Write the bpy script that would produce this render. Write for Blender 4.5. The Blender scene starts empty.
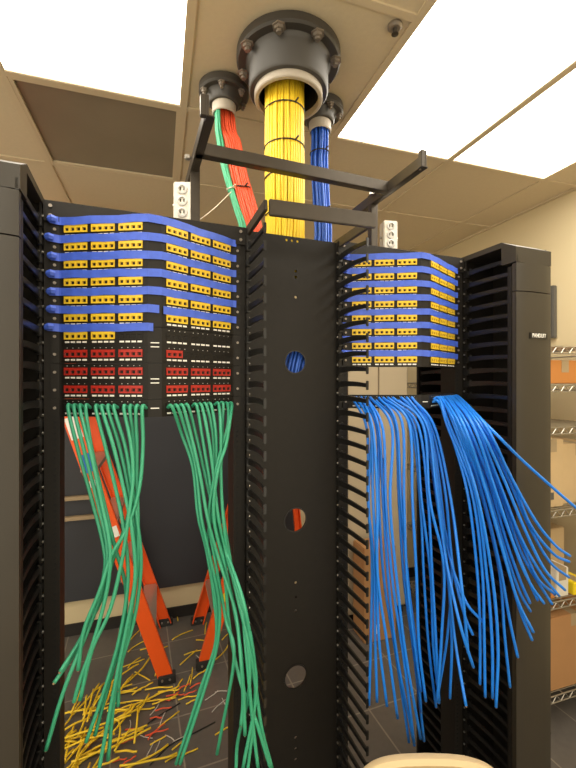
import bpy, bmesh, math, random
from mathutils import Vector, Matrix
random.seed(7)
S = bpy.context.scene
COL = S.collection
# ---------------------------------------------------------------- camera, world, exposure
CAMZ = 1.685
YAW = math.radians(21)
CY, SY = math.cos(YAW), math.sin(YAW)
cam_d = bpy.data.cameras.new('camera'); cam = bpy.data.objects.new('camera', cam_d); COL.objects.link(cam)
cam.location = (0, 0, CAMZ); cam.rotation_euler = (math.pi/2, 0, -YAW)
cam_d.sensor_fit = 'HORIZONTAL'; cam_d.sensor_width = 36; cam_d.lens = 25
cam_d.shift_y = -4/576; cam_d.clip_start = .02
S.camera = cam
w = bpy.data.worlds.new('world'); S.world = w; w.use_nodes = True
w.node_tree.nodes['Background'].inputs[0].default_value = (1, .88, .67, 1)
w.node_tree.nodes['Background'].inputs[1].default_value = 1.5
S.view_settings.view_transform = 'Standard'; S.view_settings.look = 'None'
S.view_settings.gamma = 1; S.view_settings.use_curve_mapping = False
S.view_settings.exposure = 0.38
LIGHT_STRENGTH = 6.0
TROFFERS = [(-.523, .395), (.722, .395), (1.332, .395), (-1.743, -.825), (-.523, -1.435), (1.332, -1.435)]   # room coords of the 2x4 ceiling lights, near-left corner

# ---------------------------------------------------------------- materials
def nodes(m): return m.node_tree.nodes, m.node_tree.links
def mat(name, col, rough=.5, metal=0, emit=None, es=1, noise=0, nscale=20, bump=0, coat=0, spec=None, trans=0):
    m = bpy.data.materials.new(name); m.use_nodes = True
    n, l = nodes(m); b = n['Principled BSDF']
    b.inputs['Base Color'].default_value = (*col, 1)
    b.inputs['Roughness'].default_value = rough; b.inputs['Metallic'].default_value = metal
    if coat: b.inputs['Coat Weight'].default_value = coat
    if spec is not None: b.inputs['Specular IOR Level'].default_value = spec
    if trans: b.inputs['Transmission Weight'].default_value = trans
    if emit: b.inputs['Emission Color'].default_value = (*emit, 1); b.inputs['Emission Strength'].default_value = es
    if noise or bump:
        tc = n.new('ShaderNodeTexCoord'); t = n.new('ShaderNodeTexNoise'); t.inputs['Scale'].default_value = nscale; t.inputs['Detail'].default_value = 4
        l.new(tc.outputs['Object'], t.inputs['Vector'])
        if noise:
            r = n.new('ShaderNodeMix'); r.data_type = 'RGBA'
            r.inputs['A'].default_value = (*[c*(1-noise) for c in col], 1); r.inputs['B'].default_value = (*[min(1, c*(1+noise)) for c in col], 1)
            l.new(t.outputs['Fac'], r.inputs['Factor']); l.new(r.outputs['Result'], b.inputs['Base Color'])
        if bump:
            bp = n.new('ShaderNodeBump'); bp.inputs['Strength'].default_value = bump; bp.inputs['Distance'].default_value = .002
            l.new(t.outputs['Fac'], bp.inputs['Height']); l.new(bp.outputs['Normal'], b.inputs['Normal'])
    return m
M = {
 'black': mat('black_powder_coat', (.012, .010, .008), .5, spec=.28, noise=.2, nscale=60, bump=.08),
 'blackgloss': mat('black_gloss', (.009, .0085, .008), .28),
 'door': mat('door_satin_black', (.031, .025, .017), .45, noise=.15, nscale=8, bump=.05),
 'hole': mat('hole_dark', (.004, .004, .004), .8),
 'zinc': mat('zinc_screw', (.5, .48, .44), .3, .9),
 'darkmetal': mat('dark_steel_bar', (.065, .054, .042), .38, .5, noise=.2, nscale=30),
 'yellow': mat('yellow_jack', (.84, .56, .03), .4),
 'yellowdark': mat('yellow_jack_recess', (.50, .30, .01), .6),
 'red': mat('red_jack', (.44, .022, .013), .4),
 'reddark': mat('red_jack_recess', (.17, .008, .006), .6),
 'white': mat('white_label', (.85, .83, .78), .6),
 'tape': mat('blue_painters_tape', (.06, .13, .66), .5, noise=.25, nscale=45, bump=.5),
 'green': mat('green_cable_jacket', (.04, .33, .185), .38, noise=.12, nscale=30),
 'blue': mat('blue_cable_jacket', (.012, .21, .80), .35, noise=.15, nscale=30),
 'blue_b': mat('blue_bundle_jacket', (.04, .14, .62), .4),
 'ycable': mat('yellow_cable_jacket', (.88, .62, .03), .4, noise=.1, nscale=30),
 'rcable': mat('red_cable_jacket', (.80, .10, .035), .4),
 'gcable': mat('green_bundle_jacket', (.06, .42, .22), .4),
 'scrapw': mat('white_scrap', (.6, .58, .55), .5),
 'core': mat('cut_cable_end', (.35, .22, .12), .5),
 'tie': mat('black_tie', (.03, .025, .02), .5),
 'wtie': mat('white_tie', (.75, .7, .6), .5),
 'pvc': mat('dark_grey_pvc', (.048, .043, .038), .42, noise=.15, nscale=12),
 'pipe': mat('pale_grey_pipe', (.45, .40, .33), .45),
 'bolt': mat('bolt_steel', (.30, .26, .22), .4, .6),
 'orange': mat('orange_fibreglass', (.85, .105, .012), .38, noise=.06, nscale=20),
 'alu': mat('ladder_aluminium', (.55, .50, .42), .35, .7),
 'rubber': mat('black_rubber', (.02, .02, .02), .7),
 'yellowlab': mat('yellow_sticker', (.9, .7, .02), .5),
 'bluelab': mat('blue_sticker', (.03, .15, .6), .5),
 'board': mat('charcoal_board', (.030, .032, .040), .5, noise=.1, nscale=4),
 'wood': mat('pale_wood', (.36, .27, .16), .5, noise=.2, nscale=20),
 'wall': mat('cream_wall_paint', (.62, .52, .325), .8, noise=.03, nscale=3, bump=.05),
 'tbar': mat('ceiling_t_bar', (.60, .50, .345), .6),
 'baseb': mat('black_vinyl_base', (.015, .013, .012), .5),
 'diff_off': mat('unlit_diffuser', (.20, .165, .12), .35, noise=.3, nscale=2.5),
 'emit': mat('lit_diffuser', (.9, .9, .85), .5, emit=(1, .93, .80), es=LIGHT_STRENGTH),
 'chrome': mat('chrome_wire', (.40, .37, .32), .35, .8),
 'carton': mat('brown_carton', (.42, .22, .09), .75, noise=.1, nscale=10),
 'cartonor': mat('orange_carton', (.50, .20, .045), .7, noise=.08, nscale=10),
 'cartonlt': mat('pale_carton', (.55, .40, .22), .75, noise=.1, nscale=10),
 'beige': mat('beige_cabinet_steel', (.50, .41, .28), .5),
 'plastic': mat('beige_chair_plastic', (.62, .47, .27), .4),
 'outlet': mat('white_outlet_plastic', (.72, .68, .60), .45),
 'greybox': mat('grey_steel_box', (.10, .095, .085), .5),
}
def tilemat(name, base, grout, w, h, mortar, rough, bumpy=.3, var=.06, rot=0.0, off=(0, 0, 0), nsc=30):
    m = bpy.data.materials.new(name); m.use_nodes = True; n, l = nodes(m); b = n['Principled BSDF']
    tc = n.new('ShaderNodeTexCoord'); mp = n.new('ShaderNodeMapping'); mp.inputs['Rotation'].default_value = (0, 0, rot); mp.inputs['Location'].default_value = off
    br = n.new('ShaderNodeTexBrick'); br.offset = 0; br.inputs['Scale'].default_value = 1
    br.inputs['Brick Width'].default_value = w; br.inputs['Row Height'].default_value = h; br.inputs['Mortar Size'].default_value = mortar; br.inputs['Mortar Smooth'].default_value = .1
    br.inputs['Color1'].default_value = (*[c*(1-var) for c in base], 1); br.inputs['Color2'].default_value = (*[c*(1+var) for c in base], 1); br.inputs['Mortar'].default_value = (*grout, 1)
    l.new(tc.outputs['Object'], mp.inputs[0]); l.new(mp.outputs[0], br.inputs['Vector'])
    t = n.new('ShaderNodeTexNoise'); t.inputs['Scale'].default_value = nsc; t.inputs['Detail'].default_value = 6; l.new(tc.outputs['Object'], t.inputs['Vector'])
    mx = n.new('ShaderNodeMix'); mx.data_type = 'RGBA'; mx.blend_type = 'MULTIPLY'; mx.inputs['Factor'].default_value = .5
    l.new(br.outputs['Color'], mx.inputs['A']); 
    ra = n.new('ShaderNodeMapRange'); ra.inputs['To Min'].default_value = .7; ra.inputs['To Max'].default_value = 1.3; l.new(t.outputs['Fac'], ra.inputs[0]); l.new(ra.outputs[0], mx.inputs['B'])
    l.new(mx.outputs['Result'], b.inputs['Base Color']); b.inputs['Roughness'].default_value = rough
    bp = n.new('ShaderNodeBump'); bp.inputs['Strength'].default_value = bumpy; bp.inputs['Distance'].default_value = .002
    l.new(br.outputs['Fac'], bp.inputs['Height']); bp.invert = True; l.new(bp.outputs[0], b.inputs['Normal'])
    return m
M['floor'] = tilemat('dark_floor_tile', (.115, .105, .095), (.24, .215, .18), .305, .305, .004, .38, off=(.1, .07, 0))
M['ceil'] = mat('ceiling_tile', (.62, .525, .365), .85, noise=.05, nscale=60, bump=.3)

# ---------------------------------------------------------------- mesh helpers
class MB:
    def __init__(s, xf=None): s.v = []; s.f = []; s.m = []; s.xf = xf
    def add(s, vs, fs, mi=0):
        o = len(s.v)
        s.v += [s.xf @ Vector(p) if s.xf else Vector(p) for p in vs]
        s.f += [tuple(i+o for i in f) for f in fs]; s.m += [mi]*len(fs); return s
    def box(s, x0, x1, y0, y1, z0, z1, mi=0):
        return s.add([(x0,y0,z0),(x1,y0,z0),(x1,y1,z0),(x0,y1,z0),(x0,y0,z1),(x1,y0,z1),(x1,y1,z1),(x0,y1,z1)],
                     [(0,3,2,1),(4,5,6,7),(0,1,5,4),(1,2,6,5),(2,3,7,6),(3,0,4,7)], mi)
    def prism(s, poly, z0, z1, mi=0):          # poly in xy, ccw
        n = len(poly)
        return s.add([(x,y,z0) for x,y in poly]+[(x,y,z1) for x,y in poly],
                     [tuple(range(n))[::-1], tuple(range(n,2*n))]+[(i,(i+1)%n,(i+1)%n+n,i+n) for i in range(n)], mi)
    def prism_ax(s, poly, a0, a1, ax, mi=0):   # poly in the two other axes, extruded along ax
        def p(u, v, a): return (a,u,v) if ax == 'x' else (u,a,v) if ax == 'y' else (u,v,a)
        n = len(poly)
        return s.add([p(x,y,a0) for x,y in poly]+[p(x,y,a1) for x,y in poly],
                     [tuple(range(n))[::-1], tuple(range(n,2*n))]+[(i,(i+1)%n,(i+1)%n+n,i+n) for i in range(n)], mi)
    def tube(s, pts, r, n=8, mi=0, cap=True):
        pts = [Vector(p) for p in pts]; rs = r if isinstance(r, (list, tuple)) else [r]*len(pts)
        vs = []; up = None
        for i, p in enumerate(pts):
            t = (pts[min(i+1,len(pts)-1)]-pts[max(i-1,0)]).normalized()
            if up is None: up = t.orthogonal().normalized()
            up = (up - t*up.dot(t)).normalized(); bt = t.cross(up)
            for k in range(n):
                a = 2*math.pi*k/n; vs.append(p+(up*math.cos(a)+bt*math.sin(a))*rs[i])
        L = len(pts); fs = [(i*n+k, i*n+(k+1)%n, (i+1)*n+(k+1)%n, (i+1)*n+k) for i in range(L-1) for k in range(n)]
        if cap: fs += [tuple(range(n))[::-1], tuple((L-1)*n+k for k in range(n))]
        return s.add(vs, fs, mi)
    def bar(s, a, b, wx, wz, mi=0, side=None):  # rectangular bar from a to b; wx along `side` direction
        a, b = Vector(a), Vector(b); t = (b-a).normalized()
        sd = Vector(side) if side else (Vector((0,0,1)).cross(t) if abs(t.z) < .95 else Vector((1,0,0)))
        sd = (sd - t*sd.dot(t)).normalized(); up = t.cross(sd)
        vs = [p + sd*i*wx/2 + up*j*wz/2 for p in (a, b) for i, j in ((-1,-1),(1,-1),(1,1),(-1,1))]
        return s.add(vs, [(0,3,2,1),(4,5,6,7),(0,1,5,4),(1,2,6,5),(2,3,7,6),(3,0,4,7)], mi)
    def lathe(s, prof, c, n=32, mi=0):          # prof (r,z) closed loop around c
        L = len(prof); vs = [(c[0]+r*math.cos(2*math.pi*k/n), c[1]+r*math.sin(2*math.pi*k/n), z) for r, z in prof for k in range(n)]
        return s.add(vs, [(i*n+k, i*n+(k+1)%n, ((i+1)%L)*n+(k+1)%n, ((i+1)%L)*n+k) for i in range(L) for k in range(n)], mi)
    def cyl(s, a, b, r, n=12, mi=0): return s.tube([a, b], r, n, mi)
    def mesh(s, name, mats, loc=(0,0,0), bevel=0, smooth=False):
        me = bpy.data.meshes.new(name); L = Vector(loc)
        me.from_pydata([p-L for p in s.v], [], s.f)
        for m in (mats if isinstance(mats, (list, tuple)) else [mats]): me.materials.append(M[m])
        me.polygons.foreach_set('material_index', s.m)
        bm = bmesh.new(); bm.from_mesh(me); bmesh.ops.recalc_face_normals(bm, faces=bm.faces)
        if bevel: bmesh.ops.bevel(bm, geom=list(bm.edges), offset=bevel, segments=2, affect='EDGES', clamp_overlap=True)
        bm.to_mesh(me); bm.free()
        if smooth:
            me.shade_smooth()
            if smooth != 'all': me.set_sharp_from_angle(angle=math.radians(40))
        me.update(); return me
def wloc(o): 
    v = Vector(o.location)
    while o.parent: o = o.parent; v = v + o.location
    return v
def obj(name, mb, mats, parent=None, bevel=0, smooth=False, origin=None, label=None):
    # mb in world coordinates; origin = where the object's origin goes
    P = wloc(parent) if parent else Vector((0,0,0))
    O = Vector(origin) if origin is not None else P
    me = mb.mesh(name, mats, O, bevel, smooth)
    o = bpy.data.objects.new(name, me); COL.objects.link(o); o.parent = parent; o.location = O-P
    if label: o['label'] = label
    return o
def inst(name, me, parent, loc, rz=0, label=None):
    o = bpy.data.objects.new(name, me); COL.objects.link(o); o.parent = parent; o.location = loc; o.rotation_euler = (0,0,rz)
    if label: o['label'] = label
    return o
def thing(name, label, cat, loc=(0,0,0), group=None):
    o = bpy.data.objects.new(name, None); COL.objects.link(o); o.location = loc; o.empty_display_size = .05
    return tag(o, label, cat, group)
def tag(o, label, cat, group=None):
    o['label'] = label; o['category'] = cat
    if group: o['group'] = group
    return o
def struct(o): o['kind'] = 'structure'; return o
def spline(pts, k=6):
    P = [Vector(p) for p in pts]; P = [2*P[0]-P[1]] + P + [2*P[-1]-P[-2]]; out = []
    for i in range(1, len(P)-2):
        for j in range(k):
            t = j/k; a, b, c, d = P[i-1:i+3]
            out.append(.5*((2*b)+(c-a)*t+(2*a-5*b+4*c-d)*t*t+(3*b-a-3*c+d)*t**3))
    out.append(P[-2]); return out
def at(px, py, v):                               # the point of the plane y=v seen at a photo position
    X = (px-288)/400; Z = v/(CY-X*SY)
    return Vector(((X*CY+SY)*Z, v, CAMZ+(380-py)/400*Z))
def at_z(px, py, z):
    X = (px-288)/400; Z = (z-CAMZ)*400/(380-py)
    return Vector(((X*CY+SY)*Z, (CY-X*SY)*Z, z))
RA = math.radians(-3.3)
ROOM = Matrix.Rotation(RA, 4, 'Z')               # the room is turned a little against the rack row
def RB(): return MB(ROOM)
def rp(x, y, z=0): return ROOM @ Vector((x, y, z))
CE = 2.745

# ---------------------------------------------------------------- the room
U0, U1, V0, V1 = -2.6, 2.2, -2.2, 2.95
struct(obj('floor', RB().box(U0, U1, V0, V1, -.05, 0), 'floor'))
struct(obj('wall_back', RB().box(U0-.1, U1+.1, V1, V1+.1, 0, 2.9), 'wall'))
struct(obj('wall_right', RB().box(U1, U1+.1, V0, V1, 0, 2.9), 'wall'))
struct(obj('baseboard_back', RB().box(U0, U1, V1-.012, V1, 0, .078), 'baseb', bevel=.003))
struct(obj('baseboard_right', RB().box(U1-.012, U1, V0, V1-.012, 0, .078), 'baseb', bevel=.003))
gx = [x for x in [-.523-.61*k for k in (3, 2, 1, 0)]+[.087, .722, 1.332, 1.942] if U0 < x < U1]
gy = [y for y in [1.615+.61*k for k in range(-7, 4)] if V0 < y < V1]
UNLIT = (-.523, 1.615)
openings = [(x, x+.61, y, y+1.22) for x, y in TROFFERS] + [(UNLIT[0], UNLIT[0]+.61, UNLIT[1], UNLIT[1]+.61)]
c = RB()                                          # ceiling built from its tiles, one mesh
xs = [U0]+gx+[U1]; ys = [V0]+gy+[V1]
for i in range(len(xs)-1):
    for j in range(len(ys)-1):
        mx, my = (xs[i]+xs[i+1])/2, (ys[j]+ys[j+1])/2
        if any(a < mx < b and p < my < q for a, b, p, q in openings): continue
        c.box(xs[i]+.004, xs[i+1]-.004, ys[j]+.004, ys[j+1]-.004, CE+.006, CE+.03)
struct(obj('ceiling', c, 'ceil', bevel=.003))
g = RB()
for x in gx: g.box(x-.012, x+.012, V0, V1, CE, CE+.008); g.box(x-.002, x+.002, V0, V1, CE+.008, CE+.04)
for y in gy:
    segs = [U0]+gx+[U1]
    for a, b in zip(segs[:-1], segs[1:]):
        if any(p-.01 < (a+b)/2 < q+.01 and r+.1 < y < t-.1 for p, q, r, t in openings): continue
        g.box(a+.012, b-.012, y-.012, y+.012, CE-.0005, CE+.008)
struct(obj('trim_1', g, 'tbar'))
g = RB(); g.box(U1-.02, U1, V0, V1, CE-.004, CE+.006); g.box(U0, U1, V1-.02, V1, CE-.004, CE+.006)
struct(obj('trim_2', g, 'tbar'))
struct(obj('trim_3', RB().box(U0-.1, U1+.1, V0-.1, V1+.1, 2.9, 2.95), 'ceil'))
tl = ['glowing ceiling light panel over the left rack', 'glowing ceiling light panel right of the big pipe flange', 'glowing ceiling light panel nearest the right wall',
      'glowing ceiling light panel behind the viewer on the left', 'glowing ceiling light panel behind the viewer in the middle', 'glowing ceiling light panel behind the viewer on the right']
for (x, y), lb in zip(TROFFERS, tl):
    t = thing('ceiling_light', lb, 'ceiling light', rp(x+.305, y+.61, CE), 'lit ceiling light panels')
    f = RB(); X0, X1, Y0, Y1 = x+.012, x+.598, y+.012, y+1.208
    f.box(X0, X0+.004, Y0, Y1, CE+.001, CE+.06); f.box(X1-.004, X1, Y0, Y1, CE+.001, CE+.06)
    f.box(X0+.004, X1-.004, Y0, Y0+.004, CE+.001, CE+.06); f.box(X0+.004, X1-.004, Y1-.004, Y1, CE+.001, CE+.06)
    obj('frame', f, 'tbar', t)
    obj('diffuser', RB().box(X0+.004, X1-.004, Y0+.004, Y1-.004, CE+.006, CE+.012), 'emit', t)
x, y = UNLIT
t = thing('ceiling_light', 'square unlit brown ceiling panel behind the glowing light above the left rack', 'ceiling light', rp(x+.305, y+.305, CE))
f = RB(); X0, X1, Y0, Y1 = x+.012, x+.598, y+.012, y+.598
f.box(X0, X0+.014, Y0, Y1, CE+.001, CE+.05); f.box(X1-.014, X1, Y0, Y1, CE+.001, CE+.05)
f.box(X0+.014, X1-.014, Y0, Y0+.014, CE+.001, CE+.05); f.box(X0+.014, X1-.014, Y1-.014, Y1, CE+.001, CE+.05)
obj('frame', f, 'tbar', t)
obj('diffuser', RB().box(X0+.014, X1-.014, Y0+.014, Y1-.014, CE+.010, CE+.014), 'diff_off', t)
# sprinkler rosette in the tile by the flange
p = at_z(395, 27, CE)
t = thing('sprinkler_head', 'small round sprinkler cover in the ceiling tile near the big flange', 'sprinkler', p)
obj('cover_plate', MB().lathe([(.001, CE+.008), (.022, CE+.008), (.022, CE-.001), (.016, CE-.006), (.001, CE-.006)], p, 20), 'bolt', t, smooth=True)
obj('nozzle', MB().lathe([(.001, CE-.006), (.007, CE-.006), (.005, CE-.02), (.011, CE-.022), (.001, CE-.024)], p, 12), 'darkmetal', t, smooth=True)

# ---------------------------------------------------------------- charcoal board on the back wall
t = thing('wall_board', 'large charcoal board on the back wall behind the left rack', 'board', rp(-.4, 2.93, .235))
obj('panel', RB().box(-1.9, 1.0, 2.918, 2.949, .235, 2.0), 'board', t, bevel=.003)
obj('rail', RB().box(-1.15, -.38, 2.88, 2.915, .905, .93), 'wood', t, bevel=.003, label='pale upper rail')
obj('rail', RB().box(-1.15, -.38, 2.88, 2.915, .775, .80), 'wood', t, bevel=.003, label='pale lower rail')

# ---------------------------------------------------------------- cabinets, boxes, shelving beyond the racks
t = thing('storage_cabinet', 'tall beige steel cabinet seen through the gap under the right patch panels', 'cabinet', rp(1.5, 2.7, 0))
obj('body', RB().box(1.22, 1.70, 2.50, 2.93, .06, 1.95), 'beige', t, bevel=.004)
for a, b in ((1.226, 1.455), (1.465, 1.694)):
    d = obj('door', RB().box(a, b, 2.482, 2.499, .08, 1.93), 'beige', t, bevel=.003)
    hx = 1.44 if a < 1.3 else 1.48
    obj('handle', RB().box(hx-.008, hx+.008, 2.462, 2.481, 1.0, 1.14), 'darkmetal', d, bevel=.003)
obj('plinth', RB().box(1.24, 1.68, 2.52, 2.92, 0, .06), 'baseb', t)
t = thing('cardboard_box', 'tall brown cardboard box on the floor behind the hanging blue cables', 'box', rp(1.38, 2.34, 0))
obj('carton', RB().box(1.24, 1.47, 2.28, 2.44, 0.001, .60), 'carton', t, bevel=.003)
obj('flap', RB().box(1.245, 1.465, 2.285, 2.355, .601, .605), 'carton', t)
obj('flap', RB().box(1.245, 1.465, 2.360, 2.435, .601, .605), 'carton', t)
obj('label', RB().box(1.31, 1.35, 2.2785, 2.2798, .05, .11), 'white', t, label='small white label near the bottom')

SX0, SX1, SY0, SY1 = 1.74, 2.17, 1.43, 2.60
t = thing('wire_shelving_unit', 'chrome wire shelving unit along the right wall holding boxes', 'shelf', rp((SX0+SX1)/2, (SY0+SY1)/2, 0))
for x in (SX0+.012, SX1-.012):
    for y in (SY0+.012, SY1-.012):
        pst = obj('post', RB().cyl((x, y, .03), (x, y, 1.95), .0125, 12), 'chrome', t, smooth=True)
        obj('foot', RB().lathe([(.001, 0), (.018, 0), (.02, .012), (.008, .02), (.008, .035), (.001, .035)], (x, y), 12), 'rubber', pst, smooth=True)
SH = [.17, .62, 1.06, 1.46, 1.665, 1.85]
for z in SH:
    s = RB()
    for zz in (z-.004, z-.036):
        for y in (SY0+.012, SY1-.012): s.cyl((SX0+.02, y, zz), (SX1-.02, y, zz), .0035, 6)
        for x in (SX0+.012, SX1-.012): s.cyl((x, SY0+.02, zz), (x, SY1-.02, zz), .0035, 6)
    n = 14
    for y in (SY0+.012, SY1-.012):
        for i in range(n):
            a = SX0+.024+(SX1-SX0-.048)*i/n; b = SX0+.024+(SX1-SX0-.048)*(i+1)/n
            s.cyl((a, y, z-.036 if i % 2 else z-.004), (b, y, z-.004 if i % 2 else z-.036), .0025, 5)
    n = 36
    for x in (SX0+.012,):
        for i in range(n):
            a = SY0+.024+(SY1-SY0-.048)*i/n; b = SY0+.024+(SY1-SY0-.048)*(i+1)/n
            s.cyl((x, a, z-.036 if i % 2 else z-.004), (x, b, z-.004 if i % 2 else z-.036), .0025, 5)
    n = 44
    for i in range(n):
        y = SY0+.03+(SY1-SY0-.06)*i/(n-1); s.cyl((SX0+.012, y, z), (SX1-.012, y, z), .0022, 5)
    for i in range(3):
        x = SX0+.12+i*.1; s.cyl((x, SY0+.012, z-.003), (x, SY1-.012, z-.003), .003, 5)
    obj('wire_shelf', s, 'chrome', t)
def carton(lb, x0, x1, y0, y1, z0, h, m='carton', mark=None, name='cardboard_box'):
    t = thing(name, lb, 'box', rp((x0+x1)/2, (y0+y1)/2, z0))
    obj('carton', RB().box(x0, x1, y0, y1, z0, z0+h), m, t, bevel=.003)
    obj('packing_tape', RB().box((x0+x1)/2-.024, (x0+x1)/2+.024, y0-.0008, y1, z0+h, z0+h+.0008).box((x0+x1)/2-.024, (x0+x1)/2+.024, y0-.0009, y0-.0002, z0+h-.06, z0+h), 'wood', t)
    if mark: obj('label', RB().box(mark[0], mark[1], y0-.0012, y0-.0003, mark[2], mark[3]), mark[4], t)
    return t
carton('large brown cardboard box on the lowest wire shelf by the right wall', 1.78, 2.14, 1.46, 1.90, .1725, .355)
carton('pale tall cardboard box with dark printed mark on the middle wire shelf', 1.76, 1.90, 1.47, 1.72, 1.0625, .33, 'cartonlt', (1.80, 1.835, 1.10, 1.135, 'greybox'))
carton('pale carton right of the box with the dark mark on the middle wire shelf', 1.92, 2.14, 1.49, 1.80, 1.0625, .30, 'cartonlt')
carton('small orange cardboard box on the upper wire shelf', 1.77, 2.05, 1.47, 1.72, 1.6675, .115, 'cartonor', (1.985, 2.04, 1.68, 1.77, 'yellowlab'))
for lb, x0, x1, y0, h, m in (('small white container among the items on the lower wire shelf', 1.84, 1.92, 1.46, .14, 'outlet'),
        ('small flat yellow box on the lower wire shelf', 1.94, 2.04, 1.45, .06, 'yellowlab'),
        ('short orange carton on the lower wire shelf', 1.775, 1.83, 1.46, .09, 'cartonor'),
        ('pale carton at the back of the lower wire shelf', 1.80, 2.10, 1.62, .26, 'cartonlt')):
    carton(lb, x0, x1, y0, y0+(.12 if 'back' not in lb else .25), .6225, h, m)
t = thing('junction_box', 'dark grey metal box mounted on the right wall above the shelving', 'junction box', rp(2.19, 1.9, 1.95))
obj('body', RB().box(2.168, 2.199, 1.74, 2.02, 1.93, 2.235), 'greybox', t, bevel=.004)
obj('cover', RB().box(2.164, 2.1675, 1.75, 2.01, 1.94, 2.225), 'greybox', t, bevel=.002)

# ---------------------------------------------------------------- stepladders
def ladder(lb, foot, width, top, sgn, group, stickers, lean=.30, spread=1.0):
    # foot: room coords of the near foot (visible pair); the pair leans towards sgn*x; apex height top
    fx, fy = foot; run = lean*top; ax = fx+sgn*run; taper = .05
    t = thing('step_ladder', lb, 'ladder', rp(ax, fy+width/2, 0), group)
    def rail(x0, y0, x1, y1, z1, wd, name='rail'):
        r = RB(); a = Vector((x0, y0, .012)); b = Vector((x1, y1, z1))
        q = (b-a).normalized(); sd = Vector((1,0,0)); sd = (sd-q*sd.dot(q)).normalized(); nn = q.cross(sd)
        r.bar(a, b, wd, .005, side=sd)                                # web of the channel
        for s in (-1, 1):
            o = sd*s*(wd/2-.003); inn = Vector((0, .0135 if y0 < fy+width/2 else -.0135, 0))
            r.bar(a+o+inn, b+o+inn, .006, .027, side=sd)
        o = obj(name, r, 'orange', t, bevel=.0015)
        k = RB(); d = q*.0; k.box(x0-wd/2-.008, x0+wd/2+.008, y0-.014, y0+.034 if y0 < fy+width/2 else y0+.014, 0, .05)
        obj('foot', k, 'rubber', o, bevel=.004)
        bo = RB()
        for dx in (-.02, .02): bo.cyl((x0+dx+sgn*.005, y0-.019, .03), (x0+dx+sgn*.005, y0-.013, .03), .006, 8)
        obj('bolt', bo, 'zinc', o)
        return o, a, b, sd, nn
    n0, a, b, sd, nn = rail(fx, fy, ax, fy+taper, top-.02, .078)
    rail(fx, fy+width, ax, fy+width-taper, top-.02, .078)
    bx = ax+sgn*run*spread
    rail(bx, fy+.02, ax+sgn*.05, fy+taper+.01, top-.05, .05, 'rear_rail')
    rail(bx, fy+width-.02, ax+sgn*.05, fy+width-taper-.01, top-.05, .05, 'rear_rail')
    k = int((top-.15)/.305)
    for i in range(1, k+1):
        z = i*.305; q = z/top; x = fx+(ax-fx)*q; y0 = fy+taper*q+.008; y1 = fy+width-taper*q-.008
        s = RB().box(x-.042, x+.042, y0, y1, z-.004, z+.002)
        s.box(x-.042, x-.038, y0, y1, z-.025, z-.004); s.box(x+.038, x+.042, y0, y1, z-.025, z-.004)
        for e in range(5): s.box(x-.034+e*.015, x-.030+e*.015, y0, y1, z+.002, z+.0035)
        obj('tread', s, 'alu', t)
        if i % 2:
            x = bx+(ax+sgn*.05-bx)*q
            obj('rear_brace', RB().box(x-.012, x+.012, y0+.02, y1-.02, z-.012, z+.012), 'alu', t, bevel=.002)
    obj('top_cap', RB().box(ax-.08+sgn*.02, ax+.08+sgn*.02, fy+taper-.03, fy+width-taper+.03, top-.02, top+.03), 'orange', t, bevel=.01)
    for q, hh, m, nm in stickers:
        c = a+(b-a)*q; e = (b-a).normalized()
        off = Vector((0, -.0045, 0))
        if m == 'tri':
            T = RB(); A = c+off-sd*.03-e*.03; B = c+off+sd*.03-e*.03; C2 = c+off+e*.035
            T.add([A, B, C2, A+Vector((0,.001,0)), B+Vector((0,.001,0)), C2+Vector((0,.001,0))], [(0,1,2),(3,5,4),(0,3,4,1),(1,4,5,2),(2,5,3,0)])
            obj('warning_sticker', T, 'yellowlab', n0, label='yellow triangular warning sticker')
        else:
            obj('sticker', RB().bar(c+off-e*hh/2, c+off+e*hh/2, .06, .0012, side=sd), m, n0, label=nm)
    return t
ladder('orange fibreglass stepladder leaning up to the left behind the left rack', (.035, 2.32), .55, 2.4, -1, 'orange stepladders',
       [(.52, .10, 'bluelab', 'blue sticker'), (.475, .035, 'white', 'white sticker below the blue one'), (.60, .12, 'white', 'upper white sticker'), (.36, .06, 'white', 'lower white sticker')], .325)
ladder('orange fibreglass stepladder rising to the right with yellow warning triangle sticker', (.245, 2.37), .45, 1.8, 1, 'orange stepladders',
       [(.22, .07, 'tri', ''), (.30, .05, 'white', 'white sticker')], .30, .45)

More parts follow.
